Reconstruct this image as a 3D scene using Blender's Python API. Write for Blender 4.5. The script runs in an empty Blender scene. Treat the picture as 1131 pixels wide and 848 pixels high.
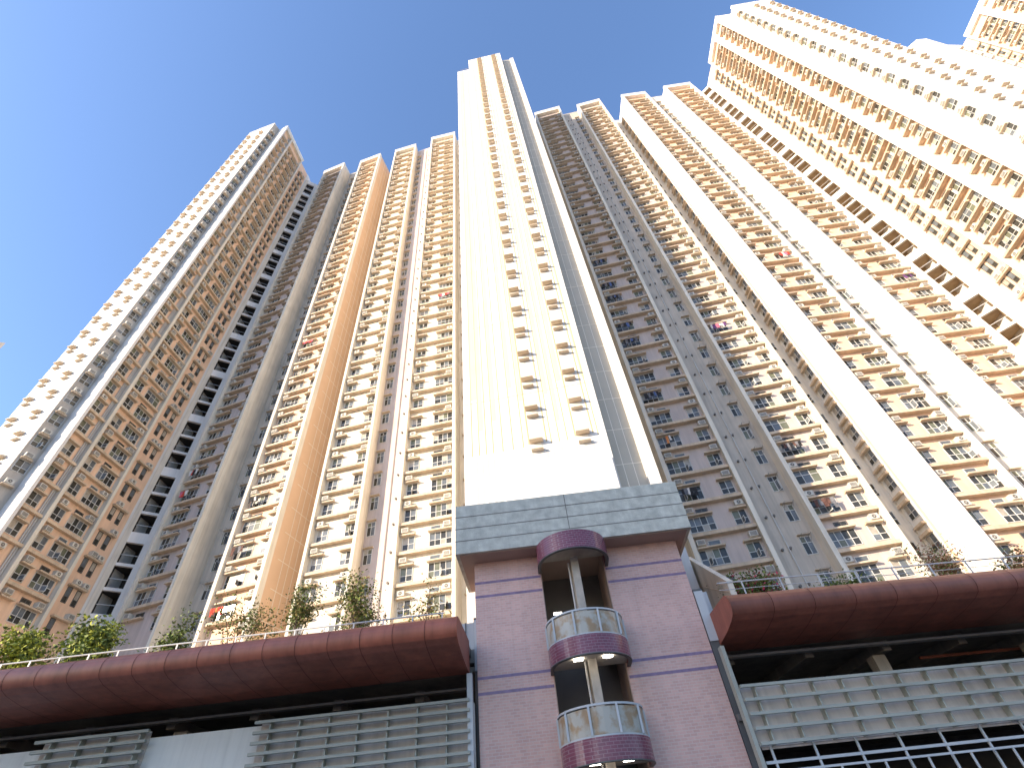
import bpy, math, random
from mathutils import Matrix, Vector
random.seed(7)
R = math.radians
sc = bpy.context.scene
COL = sc.collection
# ---------------------------------------------------------------- camera, world, sun
# the eye is the origin; the street lies 2.5 m below it
def unit(v):
    v = Vector(v); return v.normalized()
CX, CY, F = 565.5, 424.0, 550.0
up_c = unit((501.9 - CX, -119.3 - CY, F))
fw_c = Vector((0, 0, 1)); fw_c = (fw_c - fw_c.dot(up_c) * up_c).normalized()
rt_c = fw_c.cross(up_c)
if rt_c.x < 0: rt_c = -rt_c
cam = bpy.data.cameras.new('camera'); camo = bpy.data.objects.new('camera', cam); COL.objects.link(camo)
def axis(i, s): return Vector((rt_c[i], fw_c[i], up_c[i])) * s
ax, ay, az = axis(0, 1), axis(1, -1), axis(2, -1)
camo.matrix_world = Matrix(((ax.x, ay.x, az.x, 0), (ax.y, ay.y, az.y, 0), (ax.z, ay.z, az.z, 0), (0, 0, 0, 1)))
cam.sensor_width = 36; cam.lens = 36 * F / 1131; cam.clip_start = 0.1; cam.clip_end = 4000
sc.camera = camo
SUN_AZ, SUN_EL = R(-(180 - 55)), R(18)      # azimuth from +y towards +x
sdir = Vector((math.sin(SUN_AZ) * math.cos(SUN_EL), math.cos(SUN_AZ) * math.cos(SUN_EL), math.sin(SUN_EL)))
sc.world = bpy.data.worlds.new('World'); sc.world.use_nodes = True
nt = sc.world.node_tree
bg = nt.nodes['Background']; sky = nt.nodes.new('ShaderNodeTexSky'); sky.sky_type = 'NISHITA'
sky.sun_disc = False; sky.sun_elevation = SUN_EL; sky.sun_rotation = SUN_AZ
sky.air_density = 1.25; sky.dust_density = 1.1; sky.ozone_density = 4.0; sky.altitude = 20
tint = nt.nodes.new('ShaderNodeVectorMath'); tint.operation = 'MULTIPLY'; tint.inputs[1].default_value = (0.97, 0.94, 1.02)
nt.links.new(sky.outputs[0], tint.inputs[0]); nt.links.new(tint.outputs[0], bg.inputs[0]); bg.inputs[1].default_value = 0.15
sl = bpy.data.lights.new('sun', 'SUN'); sl.energy = 3.7; sl.angle = R(0.5); sl.color = (1, 0.82, 0.60)
so = bpy.data.objects.new('sun', sl); COL.objects.link(so)
so.rotation_euler = sdir.to_track_quat('Z', 'Y').to_euler(); so.location = sdir * 300
sc.view_settings.view_transform = 'Standard'; sc.view_settings.look = 'None'
sc.view_settings.exposure = 1.35; sc.view_settings.gamma = 1.0
sc.view_settings.use_curve_mapping = False
sc.cycles.max_bounces = 6; sc.cycles.diffuse_bounces = 4; sc.cycles.glossy_bounces = 3
sc.cycles.caustics_reflective = False; sc.cycles.caustics_refractive = False

# ---------------------------------------------------------------- materials
MATS = {}
def mat(name, col, rough=0.7, noise=0.12, scale=0.6, metal=0.0, kind=None, streak=0.0, spec=0.4, emit=0, bump=0.0):
    if name in MATS: return MATS[name]
    m = bpy.data.materials.new(name); m.use_nodes = True
    N, L = m.node_tree.nodes, m.node_tree.links
    p = N['Principled BSDF']; p.inputs['Roughness'].default_value = rough; p.inputs['Metallic'].default_value = metal
    p.inputs['Specular IOR Level'].default_value = spec
    base = (*col, 1)
    geo = N.new('ShaderNodeNewGeometry')
    def noise_node(vec, sc_, det=4):
        n = N.new('ShaderNodeTexNoise'); n.inputs['Scale'].default_value = sc_; n.inputs['Detail'].default_value = det
        L.new(vec, n.inputs['Vector']); return n.outputs['Fac']
    def ramp(fac, lo, hi, a, b):
        mr = N.new('ShaderNodeMapRange'); L.new(fac, mr.inputs[0])
        for i, v in enumerate((lo, hi, a, b)): mr.inputs[i + 1].default_value = v
        return mr.outputs[0]
    def mul(colout, fac):
        mx = N.new('ShaderNodeVectorMath'); mx.operation = 'SCALE'; L.new(colout, mx.inputs[0]); L.new(fac, mx.inputs['Scale']); return mx.outputs[0]
    rgb = N.new('ShaderNodeRGB'); rgb.outputs[0].default_value = base; c = rgb.outputs[0]
    fac = ramp(noise_node(geo.outputs['Position'], scale), 0.3, 0.7, 1 - noise, 1 + noise * .4)
    if kind == 'tile':
        sp = N.new('ShaderNodeSeparateXYZ'); L.new(geo.outputs['Position'], sp.inputs[0])
        ad = N.new('ShaderNodeMath'); ad.operation = 'ADD'; L.new(sp.outputs[0], ad.inputs[0]); L.new(sp.outputs[1], ad.inputs[1])
        cb = N.new('ShaderNodeCombineXYZ'); L.new(ad.outputs[0], cb.inputs[0]); L.new(sp.outputs[2], cb.inputs[1])
        br = N.new('ShaderNodeTexBrick'); L.new(cb.outputs[0], br.inputs['Vector'])
        br.inputs['Scale'].default_value = 1; br.inputs['Brick Width'].default_value = 0.24; br.inputs['Row Height'].default_value = 0.095
        br.inputs['Mortar Size'].default_value = 0.010; br.inputs['Mortar Smooth'].default_value = 0.2; br.inputs['Bias'].default_value = -0.1
        a, b, mo = (emit if isinstance(emit, tuple) else (col, col, col))
        br.inputs['Color1'].default_value = (*a, 1); br.inputs['Color2'].default_value = (*b, 1); br.inputs['Mortar'].default_value = (*mo, 1)
        c = br.outputs['Color']
        bp = N.new('ShaderNodeBump'); bp.inputs['Strength'].default_value = 0.25; bp.inputs['Distance'].default_value = 0.01; bp.invert = True
        L.new(br.outputs['Fac'], bp.inputs['Height']); L.new(bp.outputs[0], p.inputs['Normal'])
    if streak:
        mp = N.new('ShaderNodeMapping'); mp.inputs['Scale'].default_value = (2.2, 2.2, 0.10); L.new(geo.outputs['Position'], mp.inputs[0])
        s = ramp(noise_node(mp.outputs[0], 1.3, 5), 0.42, 0.72, 1.0, 1 - streak); c = mul(c, s)
        mp2 = N.new('ShaderNodeMapping'); mp2.inputs['Scale'].default_value = (7, 7, 0.5); L.new(geo.outputs['Position'], mp2.inputs[0])
        s2 = ramp(noise_node(mp2.outputs[0], 1.0, 3), 0.5, 0.8, 1.0, 1 - streak * .7); c = mul(c, s2)
    if kind == 'rust':
        n2 = noise_node(geo.outputs['Position'], 2.6, 8); mx = N.new('ShaderNodeMix'); mx.data_type = 'RGBA'
        L.new(ramp(n2, 0.44, 0.6, 0, 0.8), mx.inputs[0]); L.new(c, mx.inputs[6]); mx.inputs[7].default_value = (0.34, 0.20, 0.08, 1); c = mx.outputs[2]
    c = mul(c, fac); L.new(c, p.inputs['Base Color'])
    if bump:
        bp = N.new('ShaderNodeBump'); bp.inputs['Strength'].default_value = bump; bp.inputs['Distance'].default_value = 0.02
        L.new(noise_node(geo.outputs['Position'], 18, 6), bp.inputs['Height']); L.new(bp.outputs[0], p.inputs['Normal'])
    if isinstance(emit, (int, float)) and emit:
        p.inputs['Emission Color'].default_value = base; p.inputs['Emission Strength'].default_value = emit
    MATS[name] = m; return m
mat('white_paint', (0.80, 0.78, 0.75), noise=.06, streak=.10)
mat('tower_white', (0.72, 0.70, 0.67), noise=.04, streak=.08)
mat('joint', (0.50, 0.40, 0.22), noise=.05)
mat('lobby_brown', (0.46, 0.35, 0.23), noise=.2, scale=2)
mat('panel_yellow', (0.72, 0.64, 0.42), noise=.05)
mat('grey_slot', (0.52, 0.50, 0.47), noise=.05)
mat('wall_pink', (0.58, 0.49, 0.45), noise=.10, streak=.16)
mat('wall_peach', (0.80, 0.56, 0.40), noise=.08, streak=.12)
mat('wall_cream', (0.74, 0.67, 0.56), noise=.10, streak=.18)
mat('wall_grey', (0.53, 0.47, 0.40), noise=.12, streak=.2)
mat('tile_peach', (0.66, 0.46, 0.31), noise=.05)
mat('tile_grey', (0.50, 0.45, 0.37), noise=.05)
mat('seam_light', (0.80, 0.74, 0.64), noise=.05)
mat('ledge', (0.66, 0.53, 0.39), noise=.15, streak=.22)
mat('rib', (0.76, 0.71, 0.61), noise=.08, streak=.18)
mat('frame_alu', (0.62, 0.62, 0.60), rough=.45, noise=.08)
mat('frame_dark', (0.10, 0.10, 0.10), rough=.5, noise=.1)
mat('glass_dark', (0.05, 0.05, 0.045), rough=.14, spec=.45, noise=.3, scale=1.5)
mat('glass_blue', (0.15, 0.17, 0.19), rough=.14, spec=.45, noise=.3, scale=1.5)
mat('glass_green', (0.16, 0.17, 0.12), rough=.14, spec=.45, noise=.3, scale=1.5)
mat('curtain', (0.42, 0.38, 0.32), rough=.35, spec=.6, noise=.3, scale=3)
mat('ac_white', (0.62, 0.60, 0.54), noise=.2, scale=2)
mat('ac_grille', (0.16, 0.15, 0.14), noise=.3, scale=9)
mat('hood', (0.66, 0.55, 0.42), noise=.1)
mat('lobby_shade', (0.05, 0.045, 0.04), noise=.3)  # shade inside the open lobbies, put into the colour
mat('pipe', (0.55, 0.54, 0.52), noise=.1)
mat('wire', (0.25, 0.25, 0.25), noise=.1)
mat('concrete_cap', (0.55, 0.555, 0.49), rough=.9, noise=.24, scale=2.6, streak=.10, bump=.6)
mat('soffit_brown', (0.42, 0.31, 0.26), noise=.15)
mat('soffit_cream', (0.48, 0.43, 0.37), noise=.22, scale=2.5)
mat('tile_pink', (0.5, 0.3, 0.3), rough=.32, kind='tile', noise=.12, streak=.08, emit=((0.68, 0.42, 0.36), (0.59, 0.35, 0.305), (0.64, 0.49, 0.43)))
mat('tile_purple', (0.3, 0.12, 0.2), rough=.22, kind='tile', noise=.1, emit=((0.22, 0.065, 0.10), (0.17, 0.055, 0.085), (0.28, 0.16, 0.19)))
mat('tile_stripe', (0.24, 0.16, 0.27), rough=.3, noise=.25, scale=5)
mat('rust_panel', (0.46, 0.44, 0.38), rough=.4, kind='rust', noise=.2)
mat('canopy_red', (0.33, 0.105, 0.068), rough=.5, noise=.26, scale=1.1, streak=.26)
mat('canopy_seam', (0.12, 0.035, 0.025), noise=.1)
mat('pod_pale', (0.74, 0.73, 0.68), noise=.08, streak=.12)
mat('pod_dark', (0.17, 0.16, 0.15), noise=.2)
mat('pod_beige', (0.62, 0.55, 0.48), noise=.12, streak=.2)
mat('louver', (0.36, 0.37, 0.32), rough=.5, noise=.15)
mat('rail_grey', (0.50, 0.52, 0.53), rough=.4, noise=.1)
mat('deck', (0.35, 0.33, 0.30), noise=.2)
mat('planter', (0.42, 0.38, 0.33), noise=.2, streak=.2)
mat('asphalt', (0.05, 0.05, 0.052), rough=.9, noise=.3, scale=3, bump=.3)
mat('paving', (0.30, 0.28, 0.26), rough=.85, noise=.2, scale=2)
mat('kerb', (0.38, 0.37, 0.35), noise=.2)
mat('paint', (0.75, 0.74, 0.70), noise=.2, scale=5)
mat('bark', (0.14, 0.10, 0.07), rough=.9, noise=.3, scale=6)
mat('leaf_a', (0.08, 0.12, 0.03), noise=.4, scale=3)
mat('leaf_b', (0.17, 0.22, 0.045), noise=.4, scale=3)
mat('leaf_c', (0.22, 0.17, 0.06), noise=.3, scale=3)
mat('leaf_y', (0.42, 0.46, 0.07), noise=.3, scale=3)
mat('leaf_red', (0.30, 0.13, 0.07), noise=.3, scale=3)
mat('flower', (0.45, 0.05, 0.10), noise=.2, scale=3)
mat('lamp', (1.0, 0.93, 0.8), emit=9)
for n_, c_ in (('cloth_black', (.03, .03, .035)), ('cloth_grey', (.18, .18, .20)), ('cloth_red', (.55, .07, .05)), ('cloth_pink', (.6, .16, .25)),
               ('cloth_white', (.72, .7, .68)), ('cloth_blue', (.10, .16, .36)), ('cloth_purple', (.16, .06, .2)), ('cloth_orange', (.7, .25, .08)), ('cloth_brown', (.12, .06, .05))):
    mat(n_, c_, rough=.9, noise=.2, scale=6)

# ---------------------------------------------------------------- mesh building
class MB:
    def __init__(s): s.v = []; s.f = []; s.m = []; s.mats = []
    def mi(s, m):
        if m not in s.mats: s.mats.append(m)
        return s.mats.index(m)
    def face(s, pts, m):
        b = len(s.v); s.v += [tuple(p) for p in pts]; s.f.append(tuple(range(b, b + len(pts)))); s.m.append(s.mi(m))
    def hexa(s, c, m):   # c: 8 corners, bottom 0-3, top 4-7
        b = len(s.v); s.v += [tuple(p) for p in c]; k = s.mi(m)
        for q in ((3, 2, 1, 0), (4, 5, 6, 7), (0, 1, 5, 4), (1, 2, 6, 5), (2, 3, 7, 6), (3, 0, 4, 7)):
            s.f.append(tuple(b + i for i in q)); s.m.append(k)
    def box(s, x0, x1, y0, y1, z0, z1, m):
        s.hexa([(x0, y0, z0), (x1, y0, z0), (x1, y1, z0), (x0, y1, z0), (x0, y0, z1), (x1, y0, z1), (x1, y1, z1), (x0, y1, z1)], m)
    def prism(s, poly, z0, z1, m, mtop=None, edge_mats=None):   # poly counter-clockwise or not, walls + caps
        n = len(poly); b = len(s.v)
        s.v += [(x, y, z0) for x, y in poly] + [(x, y, z1) for x, y in poly]
        for i in range(n):
            j = (i + 1) % n; s.f.append((b + i, b + j, b + n + j, b + n + i))
            s.m.append(s.mi(edge_mats.get(i, m) if edge_mats else m))
        s.f.append(tuple(b + n + i for i in range(n))); s.m.append(s.mi(mtop or m))
        s.f.append(tuple(b + i for i in reversed(range(n)))); s.m.append(s.mi(mtop or m))
    def tube(s, p, q, r0, r1, m, n=6):
        p, q = Vector(p), Vector(q); d = (q - p).normalized()
        a = d.cross(Vector((0, 0, 1)) if abs(d.z) < .9 else Vector((1, 0, 0))).normalized(); c = d.cross(a); b = len(s.v); k = s.mi(m)
        for o, r in ((p, r0), (q, r1)):
            for i in range(n):
                t = 2 * math.pi * i / n; s.v.append(tuple(o + a * math.cos(t) * r + c * math.sin(t) * r))
        for i in range(n):
            j = (i + 1) % n; s.f.append((b + i, b + j, b + n + j, b + n + i)); s.m.append(k)
        s.f.append(tuple(b + i for i in reversed(range(n)))); s.m.append(k)
        s.f.append(tuple(b + n + i for i in range(n))); s.m.append(k)
    def add(s, o, M):
        b = len(s.v); s.v += [tuple(M @ Vector(p)) for p in o.v]; mm = [s.mi(x) for x in o.mats]
        s.f += [tuple(b + i for i in f) for f in o.f]; s.m += [mm[i] for i in o.m]
    def mesh(s, name):
        if getattr(s, '_me', None): return s._me
        me = bpy.data.meshes.new(name); me.from_pydata(s.v, [], s.f)
        for x in s.mats: me.materials.append(MATS[x])
        me.polygons.foreach_set('material_index', s.m); me.update(); s._me = me; return me
def obj(name, mb, parent=None, M=None, **props):
    o = bpy.data.objects.new(name, mb.mesh(name) if mb else None); COL.objects.link(o)
    if parent is not None:
        o.parent = parent; o.matrix_parent_inverse = Matrix.Translation(-Vector(parent.location))
    if M is not None: o.matrix_basis = M
    for k, v in props.items():
        if v: o[k] = v
    return o
def thing(name, label, cat, loc=(0, 0, 0), group=None):
    o = bpy.data.objects.new(name, None); COL.objects.link(o); o.location = loc; o.empty_display_size = .3
    o['label'] = label; o['category'] = cat
    if group: o['group'] = group
    return o

class Face:
    """vertical facade strip; u runs to the right seen from outside, d is outward"""
    def __init__(s, P0, P1):
        s.P = Vector((P0[0], P0[1], 0)); d = Vector((P1[0] - P0[0], P1[1] - P0[1], 0)); s.W = d.length; s.u = d.normalized()
        s.n = Vector((s.u.y, -s.u.x, 0))
    def pt(s, u, d, z): p = s.P + s.u * u + s.n * d; return (p.x, p.y, z)
    def xy(s, u, d): p = s.P + s.u * u + s.n * d; return (p.x, p.y)
    def M(s, u, d, z):
        p = s.pt(u, d, z); return Matrix(((s.u.x, -s.n.x, 0, p[0]), (s.u.y, -s.n.y, 0, p[1]), (0, 0, 1, p[2]), (0, 0, 0, 1)))
    def box(s, mb, u0, u1, d0, d1, z0, z1, m):
        mb.hexa([s.pt(u0, d1, z0), s.pt(u1, d1, z0), s.pt(u1, d0, z0), s.pt(u0, d0, z0), s.pt(u0, d1, z1), s.pt(u1, d1, z1), s.pt(u1, d0, z1), s.pt(u0, d0, z1)], m)

def visible(p):
    c = camo.matrix_world.inverted_safe if False else None
    v = CAMI @ Vector(p)
    if v.z > -0.5: return False
    x = v.x / -v.z * F + CX; y = -v.y / -v.z * F + CY
    return -8 < x < 1139 and -8 < y < 700
CAMI = camo.matrix_world.copy(); CAMI.invert()

class Building:
    def __init__(s, name, label, cat, base):
        s.root = thing(name, label, cat, base); s.parts = {}; s.rep = {}
    def part(s, name):
        if name not in s.parts: s.parts[name] = MB()
        return s.parts[name]
    def put(s, kind, tmpl, M):
        p = M.to_translation()
        if not visible(p): return
        s.rep.setdefault(kind, []).append((p.length, tmpl, M))
    def finish(s, cap=100):
        for n, mb in s.parts.items(): obj(n, mb, s.root)
        for kind, L in s.rep.items():
            L.sort(key=lambda t: t[0])
            for d, t, M in L[:cap]: obj(kind, t, s.root, M)
            rest = MB()
            for d, t, M in L[cap:]: rest.add(t, M)
            if rest.v: obj(kind, rest, s.root, kind='stuff')

# ---------------------------------------------------------------- small repeated pieces (local x right, y inwards, z up)
def window(w, h, cols, transom=None, frame='frame_alu', opened=None, seed=0):
    rnd = random.Random(seed); m = MB(); t = .045
    m.box(-t, w + t, -.05, .0, -t, 0, frame); m.box(-t, w + t, -.05, 0, h, h + t, frame)
    m.box(-t, 0, -.05, 0, 0, h, frame); m.box(w, w + t, -.05, 0, 0, h, frame)
    zs = [0] + ([transom] if transom else []) + [h]; cw = w / cols
    for i in range(1, cols): m.box(i * cw - .022, i * cw + .022, -.046, -.004, 0, h, frame)
    if transom: m.box(.0, w, -.043, -.006, transom - .022, transom + .022, frame)
    for i in range(cols):
        for a, b in zip(zs, zs[1:]):
            g = rnd.choice(['glass_dark', 'glass_dark', 'glass_dark', 'glass_blue', 'glass_green', 'curtain', 'glass_blue'])
            x0, x1, z0, z1 = i * cw + .02, (i + 1) * cw - .02, a + .02, b - .02
            tl = rnd.uniform(-.012, .0)
            m.face([(x0, -.012 + tl, z0), (x1, -.012, z0), (x1, -.018, z1), (x0, -.018 + tl, z1)], g)
    if opened is not None:      # a casement swung out
        x = opened * cw; an = R(rnd.uniform(50, 80)); L_ = cw * .95; ex, ey = x + L_ * math.cos(an), -.05 - L_ * math.sin(an)
        def bar(z0, z1, a, b):
            m.hexa([(x + (ex - x) * a, -.05 + (ey + .05) * a, z0), (x + (ex - x) * b, -.05 + (ey + .05) * b, z0), (x + (ex - x) * b + .03, -.05 + (ey + .05) * b, z0), (x + (ex - x) * a + .03, -.05 + (ey + .05) * a, z0),
                    (x + (ex - x) * a, -.05 + (ey + .05) * a, z1), (x + (ex - x) * b, -.05 + (ey + .05) * b, z1), (x + (ex - x) * b + .03, -.05 + (ey + .05) * b, z1), (x + (ex - x) * a + .03, -.05 + (ey + .05) * a, z1)], frame)
        top = (transom or h * .98)
        bar(0, .045, 0, 1); bar(top - .045, top, 0, 1); bar(.045, top - .045, 0, .08); bar(.045, top - .045, .92, 1)
        m.face([(x + .015, -.05, .045), (ex + .015, ey, .045), (ex + .015, ey, top - .045), (x + .015, -.05, top - .045)], 'glass_blue')
    return m
WIDE = [window(1.95, 1.2, 4, .5, opened=o, seed=k) for k, o in enumerate((None, None, 1, 3, None, 2, None))]
WIDE += [window(1.95, 1.2, 3, .75, seed=21), window(1.95, 1.2, 4, .75, opened=1, seed=23)]
SMALL = [window(1.0, 1.15, 2, .45, opened=o, seed=44 + k) for k, o in enumerate((None, None, 1, None))] + [window(1.0, 1.15, 2, .5, seed=52)]
SLOT = [window(.85, .34, 2, frame='frame_dark', seed=60), window(.85, .34, 1, frame='frame_alu', seed=61)]
PAIR = [window(.42, 1.3, 1, .5, frame='frame_dark', seed=70 + k) for k in range(4)]
TALL = [window(.75, 1.35, 2, .9, frame='frame_alu', opened=o, seed=80 + k) for k, o in enumerate((None, 1, None))]
def ac(seed):
    rnd = random.Random(seed); m = MB(); w, h, d = .62, .42, rnd.uniform(.36, .5)
    m.box(0, w, -d, .05, 0, h, 'ac_white')
    if seed % 2:       # round fan grille
        cx = w * .5; r = .155; n = 12
        ring = [(cx + r * math.cos(2 * math.pi * i / n), -d - .008, h / 2 + r * math.sin(2 * math.pi * i / n)) for i in range(n)]
        m.face(ring, 'ac_grille'); m.tube((cx, -d - .012, h / 2), (cx, -d - .02, h / 2), .045, .045, 'ac_white')
    else:
        m.box(.07, w - .07, -d - .01, -d, .06, h - .06, 'ac_grille')
        for i in range(4): m.box(.07, w - .07, -d - .018, -d - .01, .10 + .075 * i, .12 + .075 * i, 'ac_white')
    m.box(-.03, w + .03, -d * .8, 0, -.05, 0, 'frame_alu' if seed % 3 else 'hood')
    return m
ACS = [ac(i) for i in range(4)]
def bar_t(w, d, h, m='ledge'):
    mb = MB(); mb.box(0, w, -d, 0.02, 0, h, m); return mb
def hoodpair():
    m = MB()
    m.hexa([(0, -.48, 0), (.85, -.48, 0), (.85, 0, 0), (0, 0, 0), (0, -.48, .10), (.85, -.48, .10), (.85, 0, .26), (0, 0, .26)], 'hood')
    m.hexa([(.05, -.34, -.66), (.8, -.34, -.66), (.8, 0, -.66), (.05, 0, -.66), (.05, -.34, -.58), (.8, -.34, -.58), (.8, 0, -.5), (.05, 0, -.5)], 'hood')
    m.box(.14, .71, -.03, 0, -.47, -.04, 'seam_light')
    return m
HOODP = hoodpair()
def rack():
    m = MB()
    for x in (0, .7): m.tube((x, 0, 0), (x, -.75, .0), .014, .014, 'wire', 4); m.tube((x, 0, -.45), (x, -.75, 0), .011, .011, 'wire', 4)
    for y in (-.3, -.52, -.74): m.tube((0, y, 0), (.7, y, 0), .011, .011, 'wire', 4)
    return m
RACK = rack()
def vents():
    m = MB()
    m.tube((0, 0, 0), (0, -.2, 0), .1, .1, 'ac_grille', 8)
    return m
VENT = vents()

Z0, PITCH = 17.6, 2.735
TOP = 119.6
FLOORS = range(-2, 37)
rs = random.Random(3)
BEAMS = {}
def beam(w, d, h, m='ledge'):
    k = (round(w, 2), d, h, m)
    if k not in BEAMS: BEAMS[k] = bar_t(w, d, h, m)
    return BEAMS[k]
def unit_row(B, fc, zb, u0, u1, back, wide, acside, jit=True):
    """one flat window: cooler + slot under the slab beam, hood, window"""
    w = u1 - u0
    B.put('hood', beam(w + .1, .42, .12), fc.M(u0 - .05, back, zb - .93))
    a = u0 + .04 if acside == 'l' else u1 - .68
    if rs.random() < .9: B.put('air_conditioner', rs.choice(ACS), fc.M(a, back + .02, zb - .70))
    if wide:
        s = u0 + .95 if acside == 'l' else u0 + .15
        B.put('vent_window', rs.choice(SLOT), fc.M(s, back, zb - .68))
        B.put('window', rs.choice(WIDE), fc.M(u0 + (w - 1.95) / 2, back, zb - 2.18))
    else:
        B.put('window', rs.choice(SMALL), fc.M(u0 + (w - 1.0) / 2, back, zb - 2.14))
def block(B, P0, P1, units, r=.7, ribs=(.35, .35), frame='rib', ribm=None):
    """a projecting bay: ribs either side, frame on top, per-floor slab beams; returns the two recessed wall points"""
    fc = Face(P0, P1); W = fc.W; t = B.part('bay_frame')
    if ribs[0]: fc.box(t, 0, ribs[0], -r, 0, 6.9, TOP, frame)
    if ribs[1]: fc.box(t, W - ribs[1], W, -r, 0, 6.9, TOP, frame)
    fc.box(t, ribs[0], W - ribs[1], -r, 0, TOP - 1.0, TOP, frame)
    for j in FLOORS:
        zb = Z0 + PITCH * j
        if zb + .3 > TOP - 1.0: continue
        wb = W - ribs[0] - ribs[1]
        B.put('floor_beam', beam(wb, .5, .26), fc.M(ribs[0], -r, zb))
        for (u0, u1, wide, side) in units: unit_row(B, fc, zb, u0, u1, -r, wide, side)
    return fc.xy(0, -r), fc.xy(W, -r), fc
def inset(B, P0, P1, win_u, vent_u, pipe_u, rackon=True, dark=False):
    """recessed strip between two bays: tall casements, extract vents, drain pipe"""
    fc = Face(P0, P1); p = B.part('drain_pipe')
    if pipe_u is not None: p.tube(fc.pt(pipe_u, .1, 6.9), fc.pt(pipe_u, .1, TOP - 1), .055, .055, 'pipe', 6)
    for j in FLOORS:
        zb = Z0 + PITCH * j
        if zb > TOP - 1.5: continue
        if win_u is not None:
            B.put('window', rs.choice(TALL), fc.M(win_u, 0, zb - 2.1))
            if rackon and rs.random() < .75: B.put('drying_rack', RACK, fc.M(win_u + .0, .05, zb - .75))
            B.put('hood', beam(.95, .3, .07), fc.M(win_u - .1, 0, zb - .62))
        if vent_u is not None: B.put('vent', VENT, fc.M(vent_u, 0, zb - 1.5)); B.put('vent', VENT, fc.M(vent_u + .62, 0, zb - 1.45))
    return fc
def seams(mb, fc, us, zs, z0, z1, m, d=.018, w=.05):
    for u in us: fc.box(mb, u, u + w, -.01, d, z0, z1, m)
    for z in zs: fc.box(mb, .02, fc.W - .02, -.01, d - .006, z, z + w, m)

# ---------------------------------------------------------------- ground
def structure(name, mb): return obj(name, mb, kind='structure')
g = MB(); g.face([(-1500, -1500, -2.6), (1500, -1500, -2.6), (1500, 1500, -2.6), (-1500, 1500, -2.6)], 'paving'); structure('ground', g)
g = MB(); g.face([(-400, -7, -2.55), (400, -7, -2.55), (400, 8, -2.55), (-400, 8, -2.55)], 'asphalt'); structure('road', g)
g = MB()
for y in (-3.6, 4.2):
    for k in range(-30, 30): g.face([(k * 6, y, -2.546), (k * 6 + 3, y, -2.546), (k * 6 + 3, y + .12, -2.546), (k * 6, y + .12, -2.546)], 'paint')
structure('lane_markings', g)
g = MB(); g.box(-400, 400, 8.15, 20.6, -2.6, -2.42, 'paving'); g.box(-400, 400, -14.9, -7.15, -2.6, -2.42, 'paving'); structure('pavement', g)
g = MB(); g.box(-400, 400, 8.0, 8.15, -2.6, -2.41, 'kerb'); g.box(-400, 400, -7.15, -7.0, -2.6, -2.41, 'kerb'); structure('kerb', g)

# ---------------------------------------------------------------- left apartment slab (bays two to five)
B = Building('apartment_building', 'wide apartment slab of four bays left of the centre tower, leftmost bay in shade', 'building', (-20, 44, 7))
w = B.part('wall')
b2a, b2b, f2 = block(B, (-37.51, 43.12), (-32.3, 41.74), [(.5, 2.5, 1, 'l'), (3.75, 4.95, 0, 'r')])
b3a, b3b, f3 = block(B, (-28.67, 41.84), (-23.69, 40.68), [(.55, 2.65, 1, 'l'), (3.55, 4.65, 0, 'r')])
b4a, b4b, f4 = block(B, (-20.22, 40.35), (-15.31, 39.54), [(.5, 1.7, 0, 'l'), (3.3, 4.5, 0, 'r')], ribs=(.28, .3))
b5a, b5b, f5 = block(B, (-11.62, 38.6), (-6.19, 37.97), [(.5, 1.7, 0, 'l'), (2.95, 5.0, 1, 'r')], ribs=(.3, .3))
poly = [(-38.6, 45.3), (-37.7, 44.6), b2a, b2b, (-31.75, 44.3), (-28.35, 43.65), b3a, b3b, (-22.6, 45.35), (-19.85, 44.9), b4a, b4b, (-15.15, 41.1), (-11.45, 40.35), b5a, b5b, (-6.0, 39.75), (-2.6, 39.3), (-2.6, 58), (-38.6, 58)]
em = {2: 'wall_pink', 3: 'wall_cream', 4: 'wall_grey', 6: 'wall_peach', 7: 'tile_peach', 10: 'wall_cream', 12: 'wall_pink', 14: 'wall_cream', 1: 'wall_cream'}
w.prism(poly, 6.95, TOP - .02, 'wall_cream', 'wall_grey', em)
inset(B, (-31.75, 44.3), (-28.35, 43.65), .9, 2.1, 1.7)
inset(B, (-15.15, 41.1), (-11.45, 40.35), .25, 2.9, 2.2, rackon=False)
fs = Face((-22.6, 45.35), (-19.85, 44.9)); 
for j in FLOORS: B.put('window', SMALL[0], fs.M(1.2, 0, Z0 + PITCH * j - 2.1))
fs = Face((-6.0, 39.75), (-2.6, 39.3)); 
for j in FLOORS:
    zb = Z0 + PITCH * j
    if zb > TOP - 1.5: continue
    B.put('window', SMALL[j % 5], fs.M(.5, 0, zb - 2.1)); B.put('air_conditioner', ACS[j % 4], fs.M(.7, .02, zb - .75)); B.put('hood', beam(1.3, .4, .1), fs.M(.35, 0, zb - .95))
    B.put('window', SMALL[(j + 2) % 5], fs.M(2.1, 0, zb - 2.1))
fs = Face(b3b, (-22.6, 45.35)); fs2 = Face(fs.xy(.7, 0), (-22.6, 45.35))
seams(w, fs2, [.75, 1.6, 2.45, 3.3], [Z0 + PITCH * j for j in FLOORS if Z0 + PITCH * j < TOP - 1], 7, TOP - .3, 'seam_light')
# parapet in white over the front of every bay
t = B.part('parapet')
for fc in (f2, f3, f4, f5): fc.box(t, -.03, fc.W + .03, -.5, .05, TOP + .003, TOP + .35, 'white_paint')
fw_ = Face((-22.62, 45.3), (-19.9, 44.85)); 
B.finish()

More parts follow.
